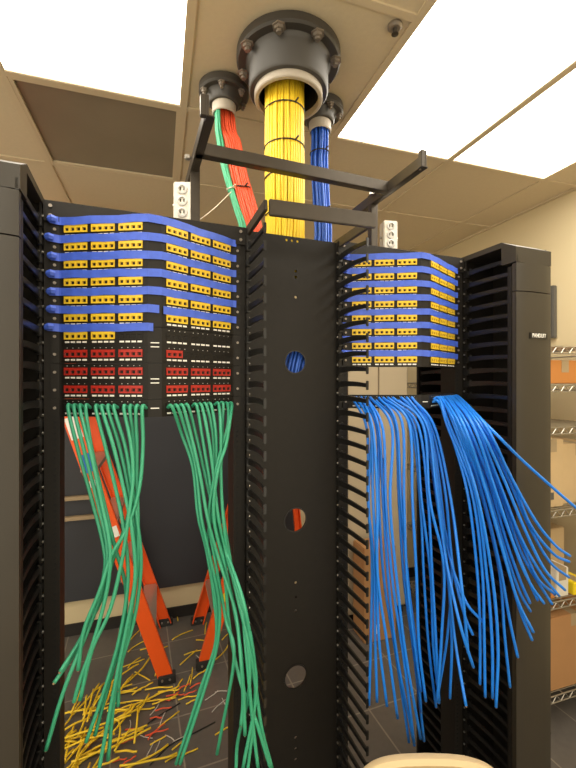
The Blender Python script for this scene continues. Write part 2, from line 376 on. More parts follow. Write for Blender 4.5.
# ---------------------------------------------------------------- relay racks
VF = 1.138; TOP = 2.13; PITCH = .04445
def row_z(k): return CAMZ+.375-PITCH*(k-1)
def rack(cx, lb):
    t = thing('equipment_rack', lb, 'rack', (cx, VF+.04, 0), 'two-post equipment racks')
    for s in (-1, 1):
        o, i = cx+s*.2565, cx+s*.2215
        x0, x1 = min(o, i), max(o, i)
        p = MB().box(x0, x1, VF+.004, VF+.008, .04, TOP-.004)
        p.box(min(i, i+s*.003), max(i, i+s*.003), VF+.008, VF+.072, .04, TOP-.004)
        p.box(x0, x1, VF+.072, VF+.076, .04, TOP-.004)
        po = obj('post', p, 'black', t)
        h = MB(); k = 0; z = TOP-.03
        xc = cx+s*.2325
        while z > .1:
            h.cyl((xc, VF+.0038, z), (xc, VF+.0028, z), .0036, 8); z -= (.0159, .0159, .01265)[k % 3]; k += 1
        obj('threaded_holes', h, 'hole', po)
    b = MB().box(cx-.257, cx+.257, VF-.004, VF+.003, TOP-.052, TOP); b.box(cx-.257, cx+.257, VF+.003, VF+.08, TOP-.004, TOP)
    obj('top_bar', b, 'black', t, bevel=.001)
    sc = MB()
    for s in (-1, 1):
        for dz in (.014, .038): sc.cyl((cx+s*.241, VF-.004, TOP-dz), (cx+s*.241, VF-.007, TOP-dz), .0045, 8)
    obj('bolt', sc, 'bolt', t)
    b = MB().box(cx-.257, cx+.257, VF-.15, VF+.003, 0, .006); b.box(cx-.257, cx+.257, VF+.08, VF+.23, 0, .006); b.box(cx-.257, cx+.257, VF-.002, VF+.004, .006, .15); b.box(cx-.257, cx+.257, VF+.078, VF+.084, .006, .15)
    obj('base_angle', b, 'black', t)
    return t
RIV = MB().cyl((-.003, 0, 0), (.003, 0, 0), .0032, 8).mesh('rivet', 'zinc')
SCR = MB().cyl((0, 0, 0), (0, -.003, 0), .0036, 10).mesh('screw', 'bolt')
RL, RR = .047, .868
rack(RL, 'black two-post rack on the left full of yellow and red ports')
rack(RR, 'black two-post rack on the right with yellow ports only')

# jack meshes, local: x along the face, y into the panel, origin on the face
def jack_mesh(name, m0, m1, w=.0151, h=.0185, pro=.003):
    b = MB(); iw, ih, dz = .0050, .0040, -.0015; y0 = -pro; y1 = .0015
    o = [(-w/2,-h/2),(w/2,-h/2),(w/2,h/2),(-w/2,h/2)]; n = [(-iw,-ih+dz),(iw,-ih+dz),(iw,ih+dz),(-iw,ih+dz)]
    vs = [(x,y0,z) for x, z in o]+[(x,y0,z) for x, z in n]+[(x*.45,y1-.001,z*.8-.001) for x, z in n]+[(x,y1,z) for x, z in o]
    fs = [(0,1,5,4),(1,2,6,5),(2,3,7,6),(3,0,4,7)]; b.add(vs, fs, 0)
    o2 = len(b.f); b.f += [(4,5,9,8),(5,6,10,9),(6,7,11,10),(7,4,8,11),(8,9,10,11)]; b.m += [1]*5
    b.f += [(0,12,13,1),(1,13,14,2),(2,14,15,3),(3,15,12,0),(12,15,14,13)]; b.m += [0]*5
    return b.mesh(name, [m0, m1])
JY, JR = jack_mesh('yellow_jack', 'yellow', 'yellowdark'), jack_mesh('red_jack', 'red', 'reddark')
JE = jack_mesh('empty_port', 'black', 'hole', pro=.001); JB = jack_mesh('black_jack', 'blackgloss', 'hole')
ANG = math.atan2(.101, .2015); HL = math.hypot(.2015, .101)
def half_frame(side, s):   # distance s along the half from its left end as seen from the front -> local x, y
    if side == 0: return (-.2175+s*math.cos(ANG), -s*math.sin(ANG))
    return (.016+s*math.cos(ANG), -.101+s*math.sin(ANG))
def port_s(i, side):
    g, j = divmod(i, 4)
    return (.004 if side == 0 else .0085)+g*.0715+.004+(j+.5)*.0153
PROF = [(-.2415,0),(-.2225,0),(-.2175,-.001),(-.016,-.101),(.016,-.101),(.2175,-.001),(.2225,0),(.2415,0)]
def ribbon(prof, y_off, thick, z0, z1, base):
    b = MB(); n = len(prof)
    vs = [(base[0]+x, base[1]+y+y_off+t, z) for z in (z0, z1) for t in (0, thick) for x, y in prof]
    A = lambda k, t, i: k*2*n+t*n+i
    fs = []
    for i in range(n-1):
        fs += [(A(0,0,i),A(0,0,i+1),A(1,0,i+1),A(1,0,i)), (A(0,1,i+1),A(0,1,i),A(1,1,i),A(1,1,i+1)),
               (A(1,0,i),A(1,0,i+1),A(1,1,i+1),A(1,1,i)), (A(0,0,i+1),A(0,0,i),A(0,1,i),A(0,1,i+1))]
    fs += [(A(0,0,0),A(1,0,0),A(1,1,0),A(0,1,0)), (A(0,0,n-1),A(0,1,n-1),A(1,1,n-1),A(1,0,n-1))]
    return b.add(vs, fs)
JN = {'Y': (JY, 'jack', 'yellow jack'), 'R': (JR, 'jack', 'red jack'), 'E': (JE, 'empty_port', None), 'B': (JB, 'jack', 'black jack')}
def panel(cx, k0, rows, lb, group):
    n = len(rows); zt = row_z(k0)+PITCH/2-.0006; zb = row_z(k0+n-1)-PITCH/2+.0006
    t = thing('patch_panel', lb, 'patch panel', (cx, VF, (zt+zb)/2), group)
    base = (cx, VF, 0)
    f = ribbon(PROF, 0, .003, zb, zt, base)
    f.f += []; 
    obj('face_plate', f, 'black', t)
    l = ribbon(PROF[1:-1], .003, .016, zt-.0015, zt, base); l2 = ribbon(PROF[1:-1], .003, .016, zb, zb+.0015, base)
    l.add(l2.v, l2.f); obj('folded_lip', l, 'black', t)
    for s in (-1, 1):
        for r in range(n): inst('screw', SCR, t, Vector((cx+s*.2325, VF, row_z(k0+r)))-wloc(t))
    zc = (zt+zb)/2; a = MB()
    for dz in ((.0055, -.0045) if n == 2 else (0,)): a.box(cx-.010, cx+.010, VF-.1022, VF-.1012, zc+dz-.0012, zc+dz+.0012)
    obj('centre_label', a, 'white', t, label='white lines on the apex')
    for r, spec in enumerate(rows):
        z = row_z(k0+r)
        for side in (0, 1):
            st = MB(); dots = MB()
            rz = -ANG if side == 0 else ANG
            for i in range(12):
                ch = spec[side*12+i]; me, nm, jl = JN[ch]; s = port_s(i, side); x, y = half_frame(side, s)
                inst(nm, me, t, Vector((x, y, z-wloc(t).z+.002)), rz, jl)
                xf = Matrix.Translation((cx+x, VF+y, z)) @ Matrix.Rotation(rz, 4, 'Z')
                for mb, (x0,x1,z0,z1) in ((st, (-.0058,.0058,-.0158,-.0116)), (dots, (-.001,.001,.0150,.0168))):
                    mb.xf = xf; mb.box(x0, x1, -.0009, 0, z0, z1); mb.xf = None
            st.xf = Matrix.Translation((cx+half_frame(side, 0)[0], VF+half_frame(side, 0)[1], z)) @ Matrix.Rotation(rz, 4, 'Z')
            st.box(port_s(0, side)-.007, port_s(11, side)+.007, -.0006, .0002, -.0162, -.0112, 1); st.xf = None
            obj('port_label_strip', st, ['white', 'black'], t, label='row of small white labels')
            if k0+r >= 7: obj('port_marks', dots, 'scrapw', t)
    return t
Y12, R12, E12 = 'Y'*12, 'R'*12, 'E'*12
gl = 'angled patch panels of the left rack'; gr = 'angled patch panels of the right rack'
panel(RL, 1, [Y12+Y12]*2, 'topmost angled black patch panel with yellow ports in left rack', gl)
panel(RL, 3, [Y12+Y12]*2, 'second angled patch panel from the top of left rack, all yellow ports', gl)
panel(RL, 5, [Y12+Y12]*2, 'third angled patch panel of left rack, lowest with only yellow ports', gl)
panel(RL, 7, ['YYYYYYYYEEEE'+E12, R12+'RRREEEEEEEEE'], 'angled patch panel of left rack with yellow, red and many empty ports', gl)
panel(RL, 9, [R12+R12]*2, 'angled patch panel of left rack with two full rows of red ports', gl)
panel(RL, 11, ['B'*24], 'single-row black patch panel of left rack with green cables hanging from it', gl)
for i, w_ in enumerate(('topmost', 'second', 'third', 'lowest')):
    panel(RR, 1+2*i, [Y12+Y12]*2, '%s angled patch panel with two rows of yellow ports in right rack' % w_, gr)
panel(RR, 11, ['B'*24], 'single-row black patch panel of right rack with blue cables hanging from it', gr)

# blue masking tape strips above the rows
ORD = ['first', 'second', 'third', 'fourth', 'fifth', 'sixth', 'seventh', 'eighth']
def tape(cx, k, half, lb, group):
    z = row_z(k)+.0214+random.uniform(-.0006, .0006); hh = .0098
    L = random.uniform(.240, .2485) if half != 'R' else .016
    left = [(-L,-.006),(-L+.008,-.004),(-.2225,-.002),(-.2175,-.003)]
    mid0 = [(-.2175+(.2015)*q/6+random.uniform(-.0004,.0004), -.003-.1*q/6+random.uniform(-.0005,.0003)) for q in range(1, 6)]
    mid1 = [(-x, y) for x, y in mid0][::-1]
    right = [(.2175,-.003),(.228,-.002)]
    if half == 'B': pr = left+mid0+[(-.016,-.1025),(.016,-.1025)]+mid1+right
    elif half == 'L': pr = left+mid0+[(-.016,-.1025),(random.choice((-.004, .010)),-.1028)]
    else: pr = [(.020,-.1015)]+mid1+right
    b = ribbon(pr, -.0018, .0012, z-hh, z+hh, (cx, VF, 0))
    if half != 'R':   # crumpled folded end
        x, y = cx-L, VF-.008
        b.tube([(x+.012, y+.001, z), (x+.004, y-.002, z+.001), (x-.002, y, z-.001), (x-.006, y+.003, z)], [.0085, .0095, .0085, .004], 7)
    # uneven top and bottom edges
    for v in b.v: v.z += .0012*math.sin(v.x*60+k)
    o = obj('blue_masking_tape', b, 'tape', None, origin=(cx, VF-.05, z))
    tag(o, lb, 'tape', group)
for k in range(1, 6):
    tape(RL, k, 'B', '%s full-width strip of blue masking tape from the top of left rack' % ORD[k-1], 'blue tape strips on the left rack')
tape(RL, 6, 'L', 'blue masking tape strip on left half above sixth yellow row of left rack', 'blue tape strips on the left rack')
tape(RL, 6, 'R', 'blue masking tape strip on right half above sixth yellow row of left rack', 'blue tape strips on the left rack')
tape(RL, 7, 'L', 'lowest blue masking tape strip of left rack, just above the half-filled yellow row', 'blue tape strips on the left rack')
for k in range(1, 9):
    tape(RR, k, 'B', '%s strip of blue masking tape from the top of right rack' % ORD[k-1], 'blue tape strips on the right rack')

# ---------------------------------------------------------------- vertical cable managers
VT = .925
def finger_mesh(s, thin=1.0, L=VF-VT, name='finger'):  # s: side the hooked tip bends to; origin at the base, reaching towards -y
    b = MB(); w = .0035
    n = 8; pts = []
    for i in range(n+1):
        q = i/n; pts.append((s*.004*math.sin(q*math.pi), -L*q, .004*math.sin(q*3.1), .0095*(1-.4*q) ))
    vs = []
    for x, y, z, h in pts: vs += [(x-w,y,z-h),(x+w,y,z-h),(x+w,y,z+h),(x-w,y,z+h)]
    fs = [(0,1,2,3), tuple(4*n+i for i in (3,2,1,0))]
    for i in range(n):
        for k in range(4): fs.append((4*i+k, 4*i+(k+1)%4, 4*i+4+(k+1)%4, 4*i+4+k))
    b.add(vs, fs)
    b.box(-.004, .004, -L-.004, -L, -.013, .013)                     # T tip
    b.box(-.006, .006, -.022, 0, -.012, .010)                         # root block
    b.cyl((0, -.028, .011), (0, -.028, .016), .004, 8)
    return b.mesh(name, 'blackgloss', bevel=.0012)
F = {1: finger_mesh(1), -1: finger_mesh(-1)}
FC = {1: finger_mesh(1, L=.172), -1: finger_mesh(-1, L=.172)}
def fingers(t, x, s, z0=.14, z1=TOP-.06, F=F):
    z = z1
    while z > z0:
        inst('finger', F[s], t, Vector((x, VF, z))-wloc(t)); z -= PITCH
def plate_mesh(x0, x1, z0, z1, y, holes, thick=.003):
    cu = bpy.data.curves.new('plate', 'CURVE'); cu.dimensions = '2D'; cu.fill_mode = 'BOTH'; cu.extrude = thick/2
    def poly(pts):
        s = cu.splines.new('POLY'); s.points.add(len(pts)-1); s.use_cyclic_u = True
        for p, q in zip(s.points, pts): p.co = (q[0], q[1], 0, 1)
    poly([(x0,z0),(x1,z0),(x1,z1),(x0,z1)])
    for hx, hz, r in holes:
        n = 32 if r > .01 else 10
        poly([(hx+r*math.cos(2*math.pi*k/n), hz+r*math.sin(2*math.pi*k/n)) for k in range(n)][::-1])
    o = bpy.data.objects.new('plate', cu); COL.objects.link(o)
    dg = bpy.context.evaluated_depsgraph_get(); me = bpy.data.meshes.new_from_object(o.evaluated_get(dg))
    bpy.data.objects.remove(o); me.transform(Matrix.Translation((0, y, 0)) @ Matrix.Rotation(math.pi/2, 4, 'X')); return me
# centre manager (open trough)
CL, CR = RL+.2585, RR-.2585; CM = (CL+CR)/2
t = thing('cable_manager', 'wide black vertical cable manager without door between the two racks', 'cable manager', (CM, VF, 0))
hc = at(295, 362, VF+.003).x; holes = []
for py, r in ((362, .034), (520, .036), (677, .036)): holes.append((hc+.001*(py > 500), at(296, py, VF).z, r))
for py in (271, 277, 297, 583, 597, 611, 738, 749, 760): holes.append((at(296, py, VF).x, at(296, py, VF).z, .0045))
for dx in (-.018, 0, .018): holes.append((hc-.01+dx, TOP-.018, .004))
me = plate_mesh(CL+.004, CR-.004, .06, TOP-.006, VF+.003, holes); me.materials.append(M['black'])
web = bpy.data.objects.new('back_plate', me); COL.objects.link(web); web.parent = t; web.location = -Vector(t.location)
lip = MB().lathe([(.034, 0), (.0375, 0), (.0375, .002), (.034, .002)], (0, 0), 32)
for k, (hx, hz, r) in enumerate(holes[:3]):
    b = MB(Matrix.Translation((hx, VF+.0013, hz)) @ Matrix.Rotation(math.pi/2, 4, 'X')); b.lathe([(r-.001, -.004), (r+.002, -.004), (r+.002, .0016), (r-.001, .0016)], (0, 0), 32)
    obj('hole_grommet', b, 'blackgloss', t, smooth=True)
for x, s in ((CL+.002, 1), (CR-.002, -1)):
    a = MB().box(x-.004, x+.004, VF-.012, VF+.2, .04, TOP-.004); obj('side_channel', a, 'black', t)
    z = TOP-.06
    while z > .14: inst('rivet', RIV, t, Vector((x+s*.004, VF-.008, z+.018))-wloc(t)); z -= PITCH
    fingers(t, x, s, F=FC)
br = MB()
br.bar((CL+.02, .985, TOP+.002), (CR+.03, .975, TOP+.008), .012, .042)
obj('top_front_bar', br, 'darkmetal', t, bevel=.002)
for x, x2 in ((CL+.012, CL+.004), (CR+.024, CR-.004)):
    obj('top_side_bar', MB().bar((x2, VF+.02, TOP-.012), (x, .985, TOP+.008), .010, .03), 'darkmetal', t, bevel=.002)
obj('base', MB().box(CL, CR, VF-.16, VF+.2, 0, .04), 'black', t, bevel=.002)
# side managers with doors
def door_manager(x0, x1, near, lb, logo=False):
    t = thing('cable_manager', lb, 'cable manager', ((x0+x1)/2, VF, 0))
    far = x1 if near == x0 else x0; s = 1 if far > near else -1
    e = near+s*.006
    obj('back_plate', MB().box(x0+.01, x1-.01, VF, VF+.004, .06, TOP-.01), 'black', t)
    obj('outer_side_panel', MB().box(min(far, far-s*.004), max(far, far-s*.004), VT+.012, VF+.25, .04, TOP-.012), 'black', t)
    obj('rear_door', MB().box(x0, x1, VF+.25, VF+.265, .05, TOP-.012), 'black', t, bevel=.003)
    p = MB().box(min(near, e), max(near, e), VF-.012, VF+.02, .04, TOP-.012); obj('side_channel', p, 'black', t)
    z = TOP-.06
    while z > .14: inst('rivet', RIV, t, Vector((near, VF-.004, z+.018))-wloc(t)); z -= PITCH
    fingers(t, near+s*.004, s)
    for z in [TOP-.06-PITCH*i for i in range(44)]:
        pass
    rb = finger_rear
    for i in range(43): inst('rear_finger', rb, t, Vector((near+s*.004, VF+.02, TOP-.06-PITCH*i))-wloc(t))
    # top roof and cap with bevelled front
    cp = MB()
    for poly_ in ([(VF+.26, TOP-.012), (VF+.26, TOP+.004), (VT+.05, TOP+.006), (VT+.05, TOP-.012)],
                  [(VT+.05, TOP-.02), (VT+.05, TOP+.006), (VT-.004, TOP-.022), (VT-.004, TOP-.07), (VT+.05, TOP-.07)]):
        cp.prism_ax(poly_, x0-.002, x1+.002, 'x')
    obj('top_cap', cp, 'door', t)
    dp = []   # convex door profile in plan
    n = 8
    for i in range(n+1):
        q = i/n; x = x0+(x1-x0)*q; dp.append((x, VT-.004-.008*math.sin(math.pi*q)**.5))
    poly = dp+[(x1, VT+.011), (x0, VT+.011)]
    d = obj('door', MB().prism(poly, .05, TOP-.165), 'door', t, smooth=True)
    obj('door_top_section', MB().prism(poly, TOP-.162, TOP-.073), 'door', t, smooth=True)
    ed = MB().box(min(near, near+s*.012), max(near, near+s*.012), VT+.0115, VT+.03, .05, TOP-.08)
    obj('door_edge', ed, 'black', t, bevel=.002)
    obj('base', MB().box(x0, x1, VT+.02, VF+.25, 0, .04), 'black', t, bevel=.002)
    if logo:
        z = at(539, 336, VT-.012).z; xc = (x0+x1)/2+.012
        pl = obj('logo_plate', MB().box(xc-.042, xc+.036, VT-.0145, VT-.0115, z-.010, z+.010), 'blackgloss', d, bevel=.001)
        cu = bpy.data.curves.new('txt', 'FONT'); cu.body = 'PANDUIT'; cu.size = .0185; cu.extrude = .0006; cu.align_x = 'CENTER'; cu.align_y = 'CENTER'; cu.offset = .0001; cu.space_character = 1.12
        o = bpy.data.objects.new('txt', cu); COL.objects.link(o); dg = bpy.context.evaluated_depsgraph_get()
        me = bpy.data.meshes.new_from_object(o.evaluated_get(dg)); bpy.data.objects.remove(o)
        me.transform(Matrix.Translation((xc-.003, VT-.0155, z)) @ Matrix.Rotation(math.pi/2, 4, 'X') @ Matrix.Diagonal((.72, 1, 1, 1)))
        me.materials.clear(); me.materials.append(M['white'])
        lo = bpy.data.objects.new('logo', me); COL.objects.link(lo); lo.parent = d; lo.location = -wloc(d); lo['label'] = 'white lettering on the door'
    return t
finger_rear = (lambda b: b)(finger_mesh(1, L=.215, name='rear_finger'))
finger_rear.transform(Matrix.Rotation(math.pi, 4, 'Z'))
door_manager(RL-.2585-.155, RL-.2585, RL-.2585, 'black vertical cable manager with closed door at the left edge')
door_manager(RR+.2585, RR+.2585+.155, RR+.2585, 'black vertical cable manager with white lettering on its door right of the racks', True)

# ---------------------------------------------------------------- pipes in the ceiling
def flange(c, R, H, rn, zn, rp_, ri, zp, nb, lb, group, rot=0):
    t = thing('pipe_flange', lb, 'pipe flange', (c[0], c[1], CE), group)
    b = MB().lathe([(ri, CE+.0), (R, CE), (R, CE-H+.006), (R-.006, CE-H), (rn+.01, CE-H), (rn, CE-H-.012), (rn, zn+.006), (rn-.005, zn), (ri, zn)], c, 64)
    obj('flange_body', b, 'pvc', t, smooth=True)
    obj('inner_pipe', MB().lathe([(ri, CE+.02), (rp_, CE+.02), (rp_, zp+.003), (rp_-.003, zp), (ri, zp)], c, 48), 'pipe', t, smooth=True)
    obj('pipe_bore', MB().lathe([(ri-.003, CE+.3), (ri-.0005, CE+.3), (ri-.0005, zp+.02), (ri-.003, zp+.02)], c, 32), 'hole', t)
    for k in range(nb):
        a = 2*math.pi*(k+rot)/nb; rb = (R+rn)/2+.003; x, y = c[0]+rb*math.cos(a), c[1]+rb*math.sin(a); q = R*.07+.003
        o = obj('bolt', MB().lathe([(.001, CE-H), (q*1.45, CE-H), (q*1.45, CE-H-.003), (q, CE-H-.003), (q, CE-H-.012), (q*.6, CE-H-.012), (q*.6, CE-H-.02), (.001, CE-H-.02)], (x, y), 6), 'bolt', t)
    return t
def gp(px, Z): X = (px-288)/400*Z; return (X*CY+Z*SY, -X*SY+Z*CY)
CB = gp(288.5, 1.315); CLp = gp(224, 1.46); CRp = gp(320, 1.56)
flange(CB, .170, .030, .130, CAMZ+.938, .112, .099, CAMZ+.915, 8, 'large dark grey pipe flange on the ceiling with yellow cables', 'pipe flanges', .3)
flange(CLp, .090, .028, .056, CAMZ+1.0, .043, .038, CAMZ+.965, 6, 'small pipe flange left of the large one with red and green cables', 'pipe flanges', .2)
flange(CRp, .090, .028, .056, CAMZ+1.0, .043, .038, CAMZ+.965, 6, 'small pipe flange right of the large one with blue cables', 'pipe flanges', .6)

def bundle(name, lb, cat, path, offs, r, m, tie_at=(), tie_r=None, group=None, tm='tie', wob=.002):
    P = spline(path, 6); t = thing(name, lb, cat, P[-1], group)
    for (ox, oy) in offs:
        ph = random.random()*6; pts = []
        for i, p in enumerate(P):
            w_ = wob*math.sin(i*.35+ph); pts.append(p+Vector((ox+w_, oy+w_*.5, 0)))
        obj('cable', MB().tube(pts, r, 7), m, t, smooth='all')
    for q in tie_at:
        p = P[int(q*(len(P)-1))]; rx = tie_r[0]; ry = tie_r[1]; cx, cy = (sum(o[k] for o in offs)/len(offs) for k in (0, 1))
        ring = [p+Vector((cx+rx*math.cos(a*math.pi/16), cy+ry*math.sin(a*math.pi/16), .003*math.sin(a*math.pi/16+1))) for a in range(33)]
        tt = MB().tube(ring, .0022, 6); tt.cyl(ring[25], ring[25]+Vector((.004, -.016, .004)), .0028, 6)
        obj('tie', tt, tm, t)
    return t
def zt(h): return CAMZ+h
ring = [(.060*math.cos(2*math.pi*k/40), .060*math.sin(2*math.pi*k/40)) for k in range(40)] + [(.052*math.cos(2*math.pi*(k+.5)/32), .052*math.sin(2*math.pi*(k+.5)/32)) for k in range(32)]
yb = (CB[0]-.010, CB[1]+.012)
bundle('yellow_cable_bundle', 'thick bundle of yellow cables dropping from the large ceiling flange', 'cable bundle',
       [(*yb, CE+.25), (*yb, CE), (*yb, zt(.8)), (yb[0]+.002, yb[1], zt(.6)), (yb[0]+.004, yb[1]+.01, zt(.44)), (yb[0]-.01, yb[1]+.03, zt(.34)), (yb[0]-.08, yb[1]+.08, zt(.24)), (yb[0]-.22, yb[1]+.10, zt(.19)), (yb[0]-.42, yb[1]+.10, zt(.17))],
       ring, .0049, 'ycable', (.215, .275, .345, .43), (.066, .066))
# red and green from the left pipe, falling towards the manager's top
def at_d(px, py, Z): X = (px-288)/400*Z; return Vector((X*CY+Z*SY, -X*SY+Z*CY, CAMZ+(380-py)/400*Z))
redo = [(.0078*(i % 8)-.025, .0078*(i//8)-.004) for i in range(16)]
bundle('red_cable_bundle', 'bundle of red cables running from left ceiling pipe down to the middle manager', 'cable bundle',
       [(CLp[0]+.004, CLp[1], CE+.2), (CLp[0]+.006, CLp[1], zt(.95)), at_d(232, 142, 1.44), at_d(238, 172, 1.41), at_d(246, 202, 1.38), at_d(254, 232, 1.35), at_d(259, 262, 1.34), at_d(260, 295, 1.34)],
       redo, .0044, 'rcable', (.5,), (.031, .012))
greo = [(.0078*(i % 2)-.004, .0078*(i//2)-.012) for i in range(8)]
bundle('green_cable_bundle', 'slim bundle of green cables beside the red ones under the left ceiling pipe', 'cable bundle',
       [(CLp[0]-.024, CLp[1]-.01, CE+.2), (CLp[0]-.026, CLp[1]-.01, zt(.95)), at_d(220, 142, 1.43), at_d(226, 172, 1.40), at_d(236, 207, 1.36), at_d(244, 235, 1.33), at_d(248, 290, 1.33)],
       greo, .0044, 'gcable', (.60,), (.013, .02), tm='wtie')
bluo = [(.0074*math.cos(k*2.4)*math.sqrt(k+.3), .0074*math.sin(k*2.4)*math.sqrt(k+.3)) for k in range(20)]
bundle('blue_cable_bundle', 'bundle of blue cables dropping from right ceiling pipe behind the middle manager', 'cable bundle',
       [(CRp[0], CRp[1], CE+.2), (CRp[0], CRp[1], zt(.93)), at_d(319, 165, 1.55), at_d(321, 205, 1.53), at_d(323, 243, 1.49), at_d(313, 300, 1.39), at_d(295, 362, 1.28), at_d(290, 400, 1.30), at_d(286, 440, 1.33)],
       bluo, .0043, 'blue_b', (.18, .30, .40), (.037, .037))
# tie wire from the green bundle to the rack top
a = at_d(231, 192, 1.33); b = Vector((.158, 1.165, TOP+.001))
tag(obj('tie_wire', MB().tube(spline([a, (a+b)/2+Vector((0,0,-.006)), b], 5), .0016, 6), 'wtie', None, origin=b), 'thin pale wire slanting from the green bundle to the rack top', 'wire')

# ---------------------------------------------------------------- overhead frame and outlets
HB = zt(.6)
t = thing('support_frame', 'dark steel frame standing above the racks around the yellow bundle', 'frame', (.445, 1.1, TOP))
for x in (.150, .737):
    u = MB().box(x-.003, x+.022, 1.139, 1.143, TOP, HB+.02); u.box(x-.003, x+.001, 1.143, 1.163, TOP, HB+.02)
    obj('upright', u, 'darkmetal', t, bevel=.001)
    sb = MB().box(x-.004, x, .89, 1.30, HB-.016, HB+.016); sb.box(x, x+.018, .89, 1.30, HB-.016, HB-.012); sb.box(x-.016, x-.004, .876, .89, HB-.024, HB+.022)
    sb.box(x-.004, x+.002, .876, .9, HB-.024, HB+.022)
    s_ = obj('side_bar', sb, 'darkmetal', t, bevel=.001)
    obj('nut', MB().lathe([(.001, HB+.004), (.009, HB+.004), (.009, HB+.014), (.001, HB+.014)], (x-.014, 1.12), 6), 'zinc', s_)
obj('cross_bar', MB().box(.150, .737, 1.045, 1.05, HB-.016, HB+.016).box(.150, .737, 1.05, 1.07, HB-.016, HB-.012), 'darkmetal', t, bevel=.001)
def outlet(px0, px1, y0, y1, v, lb, rz):
    w_, h_ = .050, .108 if px0 < 300 else .098
    base = at((px0+px1)/2, y1, v); base.z = TOP+.0005
    t = thing('outlet_box', lb, 'power outlet', base, 'white outlet boxes on the rack tops')
    xf = Matrix.Translation(base) @ Matrix.Rotation(rz, 4, 'Z')
    obj('housing', MB(xf).box(-w_/2, w_/2, -.02, .02, 0, h_), 'outlet', t, bevel=.003)
    for k in range(3):
        z = h_*(.2+.3*k)
        r = obj('receptacle', MB(xf @ Matrix.Translation((0, -.0205, z)) @ Matrix.Rotation(math.pi/2, 4, 'X')).lathe([(.009, 0), (.0145, 0), (.0145, .003), (.012, .004), (.009, .004)], (0, 0), 20), 'scrapw', t, smooth=True)
        q = MB(xf); q.box(-.006, -.0035, -.0215, -.0203, z-.003, z+.005); q.box(.0035, .006, -.0215, -.0203, z-.003, z+.005)
        obj('slots', q, 'hole', r)
    sc = MB(xf); sc.cyl((-w_/2, 0, h_*.45), (-w_/2-.006, 0, h_*.45), .004, 8); sc.cyl((w_/2, 0, h_*.45), (w_/2+.008, 0, h_*.45), .004, 8)
    obj('side_screws', sc, 'zinc', t)
outlet(175, 193, 175, 215, 1.165, 'white outlet box standing on top of the left rack', -.35)
outlet(381, 396, 211, 240, 1.165, 'white outlet box standing on top of the right rack', -.2)

# ---------------------------------------------------------------- hanging cables
def hang(name, lb, port, way, m, r, group):
    P = spline([port[0], port[1]]+way, 7)
    b = MB().tube(P, r, 8, cap=True); e = P[-1]; d = (P[-1]-P[-2]).normalized()
    b.cyl(e-d*.001, e+d*.003, r*.55, 6, 1)
    o = obj(name, b, [m, 'core'], None, smooth='all', origin=port[0]); tag(o, lb, 'cable', group); return o
def port_pt(cx, side, i, dz=0.0):
    f = int(i); s = port_s(f, side)+(i-f)*.0153; s += (.0165 if side == 0 else -.004)*(cx < .3); x, y = half_frame(side, min(s, HL)); nx, ny = (-math.sin(ANG), -math.cos(ANG)) if side == 0 else (math.sin(ANG), -math.cos(ANG))
    z = row_z(11)+.001+dz; p = Vector((cx+x, VF+y, z))
    return (p+Vector((-nx*.0, 0, 0))+Vector((nx*.001, ny*.001, 0)), p+Vector((nx*.022, ny*.022, .001)))
ORD12 = ['first', 'second', 'third', 'fourth', 'fifth', 'sixth', 'seventh', 'eighth', 'ninth', 'tenth', 'eleventh', 'twelfth']
GL = [  # photo positions the green cables pass, left half then right half
 [(78,450),(92,500),(104,548),(104,575),(93,618),(74,654),(54,683)],
 [(84,450),(97,500),(107,545),(105,580),(90,625),(64,690),(46,750)],
 [(90,450),(101,500),(110,548),(107,590),(94,640),(80,680),(74,702)],
 [(92,450),(101,490),(113,540),(126,590),(122,640),(119,680),(118,706)],
 [(105,445),(116,490),(124,530),(128,580),(119,640),(101,700),(86,742)],
 [(113,445),(124,490),(132,530),(135,580),(124,640),(112,700),(98,775)],
 [(119,445),(127,480),(134,520),(137,560),(128,620),(110,680),(95,735)],
 [(125,445),(131,480),(137,520),(141,565),(134,620),(117,680),(108,760)],
 [(131,445),(133,480),(128,520),(122,560),(110,610),(92,650),(80,700)],
 [(134,445),(133,480),(127,520),(113,560),(101,600),(80,640),(60,672)],
 [(137,445),(137,480),(138,530),(137,570),(130,620),(122,660),(118,690)],
 [(143,445),(139,490),(126,530),(111,556),(100,590),(84,630),(78,670)],
]
GR = [
 [(182,435),(193,468),(198,515),(206,548),(216,600),(216,640),(205,678),(176,764)],
 [(187,435),(196,468),(201,515),(208,548),(219,600),(218,640),(208,678),(180,764)],
 [(191,435),(200,475),(208,520),(219,560),(235,610),(241,660),(243,700),(241,725)],
 [(196,435),(204,470),(213,510),(223,550),(240,600),(247,660),(252,715),(258,768)],
 [(202,435),(208,470),(215,510),(226,550),(243,600),(252,650),(256,694),(243,768)],
 [(208,435),(213,470),(218,515),(228,560),(247,620),(255,670),(254,715),(247,775)],
 [(213,435),(214,470),(213,510),(207,545),(213,590),(216,640),(200,690),(186,735)],
 [(216,435),(216,470),(214,515),(224,570),(230,630),(240,680),(255,718),(271,770)],
 [(221,435),(221,480),(224,525),(231,570),(246,630),(256,690),(262,730),(272,768)],
 [(222,435),(221,490),(227,540),(236,590),(247,640),(249,690),(238,740),(236,770)],
 [(228,425),(221,450),(214,480),(209,520),(217,570),(226,620),(234,659),(217,754)],
 [(230,420),(226,445),(217,475),(214,520),(226,570),(238,630),(243,680),(245,735)],
]
